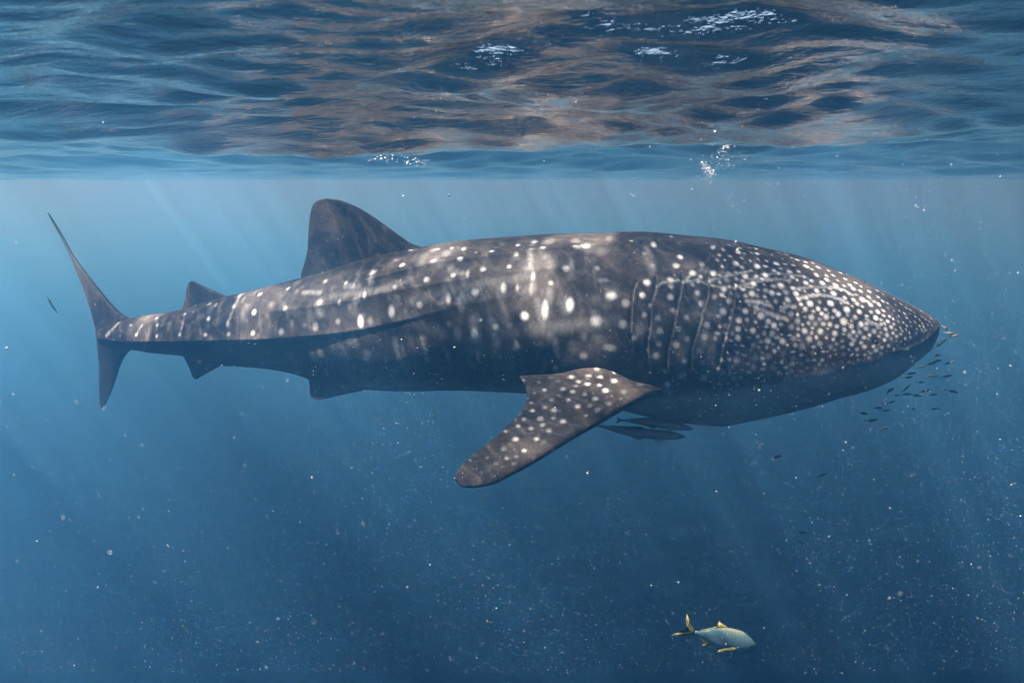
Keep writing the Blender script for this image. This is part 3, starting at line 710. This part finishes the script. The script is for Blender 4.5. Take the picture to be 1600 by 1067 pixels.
# remoras under the belly
M_rem = fish_material("remora_skin", (0.020, 0.026, 0.030), (0.075, 0.085, 0.09), (0.10, 0.115, 0.12), -0.06, 0.06, rough=0.5, sheen=0.2)
def remora(bend):
    pr = [(-0.44, .010, -.010), (-0.3, .022, -.024), (-0.05, .044, -.050), (0.15, .050, -.060), (0.33, .040, -.050), (0.44, .022, -.030), (0.5, .004, -.012)]
    wd = [(-0.44, .006), (-0.1, .03), (0.2, .05), (0.4, .045), (0.48, .02), (0.5, .006)]
    fins = [([(-0.42, .006), (-0.5, .045), (-0.485, 0), (-0.5, -.045), (-0.42, -.006)], .004, 0, 0),
            ([(0.06, .045), (0.0, .072), (-0.1, .055), (-0.3, .03), (-0.32, .015), (-0.05, .03)], .003, 0, 0),
            ([(0.06, -.055), (0.0, -.080), (-0.1, -.055), (-0.3, -.03), (-0.32, -.015), (-0.05, -.03)], .003, 0, 0),
            ([(0.30, -.03), (0.20, -.072), (0.14, -.07), (0.22, -.03)], .004, 0.03, 0.5), ([(0.30, -.03), (0.20, -.072), (0.14, -.07), (0.22, -.03)], .004, -0.03, 0.5)]
    me = fish_mesh("remora", pr, wd, fins, nr=20, bend=bend, ns=40); me.materials.append(M_rem)
    return me
rm = [remora(0.12), remora(-0.1)]
eye_mat = None
def eye_child(par, x, y, z, r, mat):
    V = []; nn, mm_ = 6, 10
    for a in range(nn):
        th = math.pi * a / (nn - 1)
        for c in range(mm_):
            p = 2 * math.pi * c / mm_; V.append((r * math.sin(th) * math.cos(p), r * 0.5 * math.cos(th), r * math.sin(th) * math.sin(p)))
    e = link(mesh_np("eye", V, grid_quads(nn, mm_)), "eye", mat, par); e.location = (x, y, z); return e
ke = NT("fish_eye"); be_ = ke.n("ShaderNodeBsdfPrincipled", i_Roughness=0.15); be_.inputs["Base Color"].default_value = (0.01, 0.01, 0.012, 1); ke.l(be_.outputs[0], ke.out.inputs[0])
for (x, y, L, tl, Y, yw, lab, v) in [(1000, 676, 156, -6.5, 4.02, 0.1, "lowest and clearest slim grey remora below the shark's pectoral fin", 0), (1022, 660, 132, -9, 4.08, 0.0, "second lowest slim grey remora, its head tip just above the lowest one's back", 1),
        (1030, 650, 110, -13, 4.14, 0.1, "slim grey remora half merged with the belly, between the second lowest and the top one", 0), (1048, 647, 100, -9, 4.22, -0.05, "topmost and foremost slim grey remora lying right against the pale belly", 1)]:
    r = place("remora", rm[v], x, y, Y, L, tl, yw, lab, "remora", "remoras swimming under the shark's belly")
    for s in (-1, 1): eye_child(r, 0.42, s * 0.041, 0.0, 0.008, ke.m)

# golden trevally at the bottom
def trevally():
    k = NT("trevally_scales")
    tc = k.n("ShaderNodeTexCoord"); se = k.n("ShaderNodeSeparateXYZ"); k.l(tc.outputs["Object"], se.inputs[0])
    f = k.n("ShaderNodeMapRange"); k.l(se.outputs[2], f.inputs[0]); f.inputs[1].default_value = -0.16; f.inputs[2].default_value = 0.18
    c = k.mix(k.ramp(f.outputs[0], .05, .6), (0.09, 0.16, 0.19), (0.055, 0.12, 0.135)); c = k.mix(k.ramp(f.outputs[0], .72, .98), c, (0.16, 0.15, 0.07))
    wv = k.n("ShaderNodeTexWave", i_Scale=7.0, i_Distortion=2.0, i_Detail=1.0); wv.bands_direction = 'X'; k.l(tc.outputs["Object"], wv.inputs["Vector"])
    c = k.mix(k.math('MULTIPLY', k.ramp(wv.outputs[0], .6, 1.0), k.math('MULTIPLY', k.ramp(f.outputs[0], .45, .8), .4)), c, (0.16, 0.22, 0.22))
    no = k.n("ShaderNodeTexNoise", i_Scale=90.0, i_Detail=2.0); k.l(tc.outputs["Object"], no.inputs["Vector"])
    c = k.mix(k.math('MULTIPLY', k.ramp(no.outputs[0], .5, .75), .25), c, (0.30, 0.33, 0.28))
    b = k.n("ShaderNodeBsdfPrincipled", i_Roughness=0.32, i_Metallic=0.25); k.l(c, b.inputs["Base Color"]); k.l(b.outputs[0], k.out.inputs[0])
    y = NT("trevally_yellow_fins"); no = y.n("ShaderNodeTexNoise", i_Scale=30.0); tc2 = y.n("ShaderNodeTexCoord"); y.l(tc2.outputs["Object"], no.inputs["Vector"])
    b2 = y.n("ShaderNodeBsdfPrincipled", i_Roughness=0.45); y.l(y.mix(no.outputs[0], (0.12, 0.105, 0.02), (0.20, 0.175, 0.045)), b2.inputs["Base Color"]); y.l(b2.outputs[0], y.out.inputs[0])
    pr = [(-0.36, .022, -.020), (-0.30, .030, -.030), (-0.15, .105, -.100), (0.05, .158, -.150), (0.22, .150, -.155), (0.36, .085, -.125), (0.45, .012, -.080), (0.475, -.025, -.055)]
    wd = [(-0.36, .010), (-0.15, .035), (0.1, .062), (0.3, .060), (0.42, .038), (0.475, .006)]
    me = fish_mesh("trevally", pr, wd, [], nr=24, ns=50); me.materials.append(k.m)
    o = place("golden_trevally", me, 1128, 996, 2.9, 137, -13, 0.0, "silvery trevally with yellow fins and forked tail at the bottom of the photo", "fish")
    def fin(name, pts, th=.005, y0=0.0, splay=0.0):
        m = fish_mesh(name, None, None, [(pts, th, y0, splay)])
        f = link(m, name, y.m, o)
        return f
    fin("tail_fin", [(-0.35, .022), (-0.40, .055), (-0.47, .150), (-0.54, .235), (-0.51, .12), (-0.46, .02), (-0.45, .0), (-0.47, -.02), (-0.56, -.08), (-0.66, -.12), (-0.55, -.105), (-0.42, -.055), (-0.35, -.022)], .007)
    fin("dorsal_fin", [(0.10, .148), (-0.01, .180), (-0.10, .215), (-0.08, .165), (-0.20, .095), (-0.30, .045), (-0.30, .025), (-0.1, .10)], .005)
    fin("anal_fin", [(-0.06, -.12), (-0.16, -.165), (-0.22, -.175), (-0.18, -.125), (-0.30, -.045), (-0.30, -.02), (-0.12, -.09)], .005)
    for s in (-1, 1):
        fin("pectoral_fin", [(0.22, -.060), (0.15, -.055), (0.07, -.085), (-0.03, -.122), (0.08, -.118), (0.17, -.098)], .004, s * 0.066, 0.35)
        fin("pelvic_fin", [(0.14, -.145), (0.06, -.175), (-0.02, -.200), (0.0, -.165), (0.08, -.135)], .004, s * 0.02, 0.3)
        eye_child(o, 0.375, s * 0.050, -0.005, 0.019, ke.m)
    return o
trevally()

# ---------------------------------------------------------------- bubbles, glint beads and drifting specks
ICO_V, ICO_F = None, None
def ico():
    t = (1 + 5 ** .5) / 2
    v = np.array([(-1, t, 0), (1, t, 0), (-1, -t, 0), (1, -t, 0), (0, -1, t), (0, 1, t), (0, -1, -t), (0, 1, -t), (t, 0, -1), (t, 0, 1), (-t, 0, -1), (-t, 0, 1)], float)
    v /= np.linalg.norm(v[0])
    f = np.array([(0,11,5),(0,5,1),(0,1,7),(0,7,10),(0,10,11),(1,5,9),(5,11,4),(11,10,2),(10,7,6),(7,1,8),(3,9,4),(3,4,2),(3,2,6),(3,6,8),(3,8,9),(4,9,5),(2,4,11),(6,2,10),(8,6,7),(9,8,1)])
    return v, f
IV, IF = ico()
OV = np.array([(1, 0, 0), (-1, 0, 0), (0, 1, 0), (0, -1, 0), (0, 0, 1), (0, 0, -1)], float)
OF = np.array([(0, 2, 4), (2, 1, 4), (1, 3, 4), (3, 0, 4), (2, 0, 5), (1, 2, 5), (3, 1, 5), (0, 3, 5)])
def cloud(name, P, S, mat, label, cat, tiny=False):
    n = len(P); SV, SF = (OV, OF) if tiny else (IV, IF)
    V = (SV[None] * S[:, None, :] + P[:, None, :]).reshape(-1, 3)
    T = (SF[None] + (np.arange(n) * len(SV))[:, None, None]).reshape(-1, 3)
    o = link(mesh_np(name, V, None, T), name, mat)
    return tag(o, label, cat, kind="stuff")
def simple(name, col, rough=.5, trans=0.0):
    k = NT(name); tc = k.n("ShaderNodeTexCoord"); no = k.n("ShaderNodeTexNoise", i_Scale=3.0, i_Detail=4.0); k.l(tc.outputs["Object"], no.inputs["Vector"])
    b = k.n("ShaderNodeBsdfPrincipled", i_Roughness=rough); k.l(k.mix(k.ramp(no.outputs[0], .4, .6), col, tuple(min(1, c * 1.15) for c in col)), b.inputs["Base Color"]); k.l(b.outputs[0], k.out.inputs[0])
    return k.m
rg = np.random.default_rng(4)
# drifting plankton through the whole water in view
n = 60000
Y = 0.35 + 6.8 * rg.random(n) ** 0.75
X = (rg.random(n) - .5) * 2 * (Y * 0.80 + 0.1); Z = CAM_Z + Y * (rg.random(n) * 0.86 - 0.78)
ok = Z < -0.10; P = np.stack([X, Y, Z], -1)[ok]
S = (0.00040 * np.exp(rg.normal(0, .55, len(P))) * (0.30 + 0.30 * P[:, 1]))[:, None] * rg.uniform(.7, 1.4, (len(P), 3))
cloud("plankton", P, S, simple("pale_plankton", (0.36, 0.35, 0.32)), "pale specks of plankton drifting through the water", "plankton", True)
# splash of bubbles at the surface, right of the middle
def curls(pts, n, spread, s):
    q = np.array(pts, float); out = []
    for _ in range(n):
        i = rg.integers(0, len(q) - 1); t = rg.random(); out.append(q[i] * (1 - t) + q[i + 1] * t + rg.normal(0, spread * 1.25, 2))
    q = np.array(out); return at(q[:, 0], q[:, 1], 4.6 + rg.normal(0, .05, n)), np.exp(rg.normal(0, .45, n)) * s
A = [curls([(1096, 260), (1104, 270), (1112, 274), (1108, 281)], 210, 2.6, .0034), curls([(1127, 239), (1134, 236), (1143, 232)], 70, 2.4, .003), curls([(1098, 286), (1112, 284), (1106, 296)], 70, 5.0, .0022),
     curls([(1100, 268), (1120, 258), (1137, 260), (1160, 250)], 110, 5.5, .0024), curls([(1120, 252), (1136, 240), (1150, 236)], 90, 7, .0022)]
P = np.concatenate([a[0] for a in A]); S = np.concatenate([a[1] for a in A]) * 0.52; P[:, 2] += 0.02; S = S[:, None] * rg.uniform(.7, 1.3, (len(S), 3))
FOAM_GLINTS = simple("white_bubbles_and_glints", (0.5, 0.52, 0.53), .2)
cloud("bubble_splash", P, S, FOAM_GLINTS, "white splash of air bubbles under the surface above the shark's gills", "bubbles")
# tiny white beads standing in for sun glints below the surface
G = [curls([(570, 250), (600, 247), (640, 252), (670, 256)], 90, 3.0, .0022), curls([(500, 190), (560, 160), (600, 155), (700, 165), (790, 150), (850, 180)], 60, 9, .0017), curls([(650, 180), (850, 176), (890, 165)], 40, 7, .0016),
     curls([(60, 180), (160, 210), (300, 230)], 20, 14, .0018), curls([(830, 235), (1080, 245), (1300, 250), (1480, 258)], 50, 5, .0018), curls([(240, 250), (420, 240), (540, 250)], 36, 4, .0016)]
P = np.concatenate([a[0] for a in G]); S = np.concatenate([a[1] for a in G])
u, v = proj(P)
zz = np.minimum(-0.05, -0.05)
d = (P - np.array([0, 0, CAM_Z])); el = np.maximum(d[:, 2] / d[:, 1], 0.02)
k_ = np.minimum((-0.045 - CAM_Z) / (el * d[:, 1]), 1.0)               # bring each down to just below the waves
P2 = np.array([0, 0, CAM_Z]) + d * k_[:, None]; S = (S * k_ * 0.9)[:, None] * rg.uniform(.6, 1.5, (len(S), 3))
cloud("surface_glints", P2, S, FOAM_GLINTS, "tiny white beads added as sun glints under the rippled surface", "bubbles")
